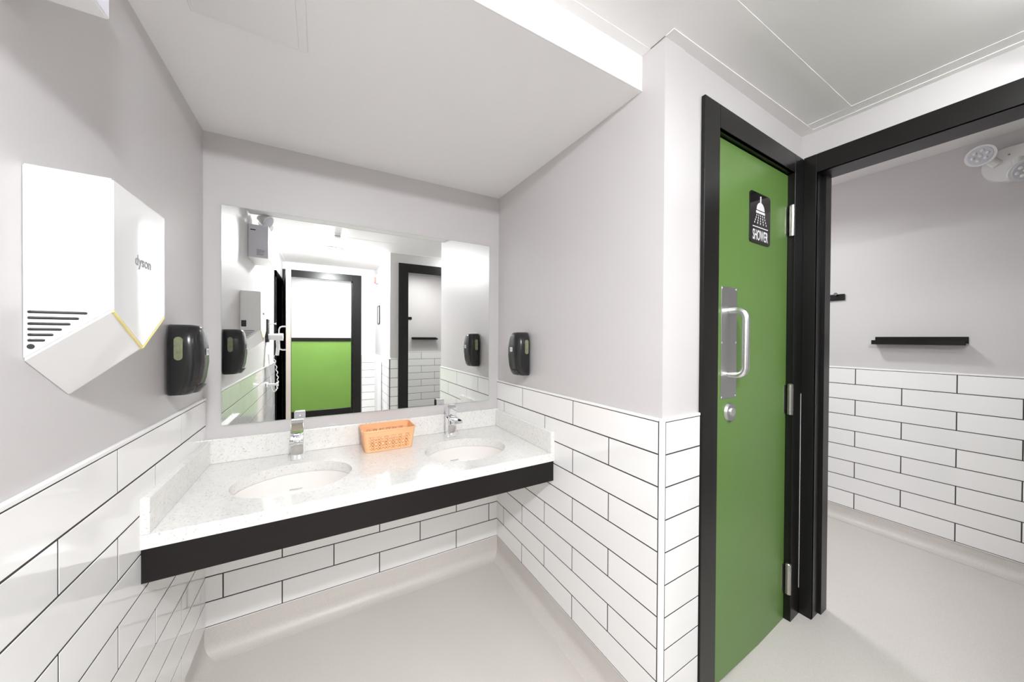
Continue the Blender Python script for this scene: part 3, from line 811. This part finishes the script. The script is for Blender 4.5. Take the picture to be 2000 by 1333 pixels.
bm = B(); cyl(bm, (.020, -1.76, -.150), (.085, -1.76, -.150), .010, 14); cyl(bm, (.080, -1.76, -.150), (.092, -1.76, -.150), .020, 20); link('pin', bm, WHITEP, tp, smooth=True)

al = empty('fire_alarm', (XC-.02, -3.0, 1.02), 'red and white fire alarm strobe on the corridor wall seen in the mirror', 'fire alarm')
bm = B(); box(bm, XC-.030, XC-.0006, -3.06, -2.97, .985, 1.10, .004, 2); ab = link('alarm_body', bm, WHITEP, al)
bm = B(); box(bm, XC-.045, XC-.030, -3.045, -2.985, .990, 1.065, .004, 2); link('strobe', bm, REDP, ab)
nt_ = empty('framed_notice', (XC-.01, -2.9, .47), 'small notice in a thin black frame on the corridor wall, seen in the mirror', 'notice')
bm = B(); box(bm, XC-.006, XC-.0006, -2.985, -2.845, .455, .665); link('paper', bm, PAPER, nt_)
bm = B()
for a, b, c, d in ((-3.00, -2.985, .44, .68), (-2.845, -2.83, .44, .68), (-2.985, -2.845, .44, .455), (-2.985, -2.845, .665, .68)): box(bm, XC-.012, XC-.0006, a, b, c, d)
link('notice_frame', bm, BLACK, nt_)
rd = empty('upright_panel', (XC-.05, -2.75, -.9), 'white upright panel standing against the corridor tiles, seen in the mirror', 'panel')
bm = B(); box(bm, XC-.055, XC-.012, -2.90, -2.62, -.95, -.03, .006, 2); link('panel', bm, WHITEP, rd)
for yy in (-2.85, -2.67):
    bm = B(); box(bm, XC-.045, XC-.0095, yy, yy+.03, -1.05, -.95); link('foot', bm, WHITEP, rd)
sd = empty('smoke_detector', (.545, -1.72, CE-.04), 'small white ceiling sensor in front of the corridor, seen in the mirror', 'sensor')
bm = B(); cyl(bm, (.545, -1.66, CE-.0005), (.545, -1.66, CE-.012), .030, 24, .026); link('sensor_base', bm, WHITEP, sd, smooth=True)
bm = B(); box(bm, .520, .570, -1.685, -1.635, CE-.040, CE-.012, .006, 2); link('sensor_head', bm, WHITEP, sd, smooth=True)
bm = B(); box(bm, .524, .566, -1.6352, -1.6335, CE-.030, CE-.022); link('sensor_grille', bm, LOGO, sd)

# ------------------------------------------------------------------ light fixtures
def surface_light(x, y, z, s, label):
    t = empty('ceiling_light', (x, y, z), label, 'ceiling light')
    bm = B(); box(bm, x-s-.01, x+s+.01, y-s-.01, y+s+.01, z-.006, z-.0002, .002); link('bezel', bm, WHITEP, t)
    bm = B(); box(bm, x-s, x+s, y-s, y+s, z-.0085, z-.0062); link('diffuser', bm, DIFF, t)
def dome_light(lx, ly, m, label):
 dm = empty('ceiling_light', (lx, ly, CE-.05), label, 'ceiling light')
 bm = B(); cyl(bm, (lx, ly, CE-.0005), (lx, ly, CE-.012), .105, 32); link('dome_base', bm, WHITEP, dm, smooth=True)
 bm = B(); rings = []
 for k in range(9):
     a = k/8*pi/2; rings.append([bm.verts.new((lx + .085*cos(a)*cos(t), ly + .085*cos(a)*sin(t), CE-.0125-.040*sin(a))) if k < 8 else None for t in [2*pi*q/24 for q in range(24)]])
 tipv = bm.verts.new((lx, ly, CE-.0525))
 for a, b in zip(rings[:-2], rings[1:-1]):
     for q in range(24): bm.faces.new((a[q], a[(q+1) % 24], b[(q+1) % 24], b[q]))
 for q in range(24): bm.faces.new((rings[7][q], rings[7][(q+1) % 24], tipv))
 bm.faces.new(rings[0])
 link('glass_dome', bm, m, dm, smooth=True)
dome_light(.52, -2.27, DOMEM, 'small round glass dome ceiling light between sensor and rear door, seen in the mirror')
dome_light(1.90, -1.86, FILL_DOMEM, 'small round glass dome fill light added out of view before the shower room opening')  # unseen fill lamp, added to brighten the high ceiling on the right
surface_light(2.64, -.66, 1.330, .07, 'small square ceiling light inside the shower room')
surface_light(1.75, -2.75, CE, .15, 'square flush ceiling light inside the far cubicle')
surface_light(.55, -3.95, CE, .20, 'square flush ceiling light in the hall past the rear door')
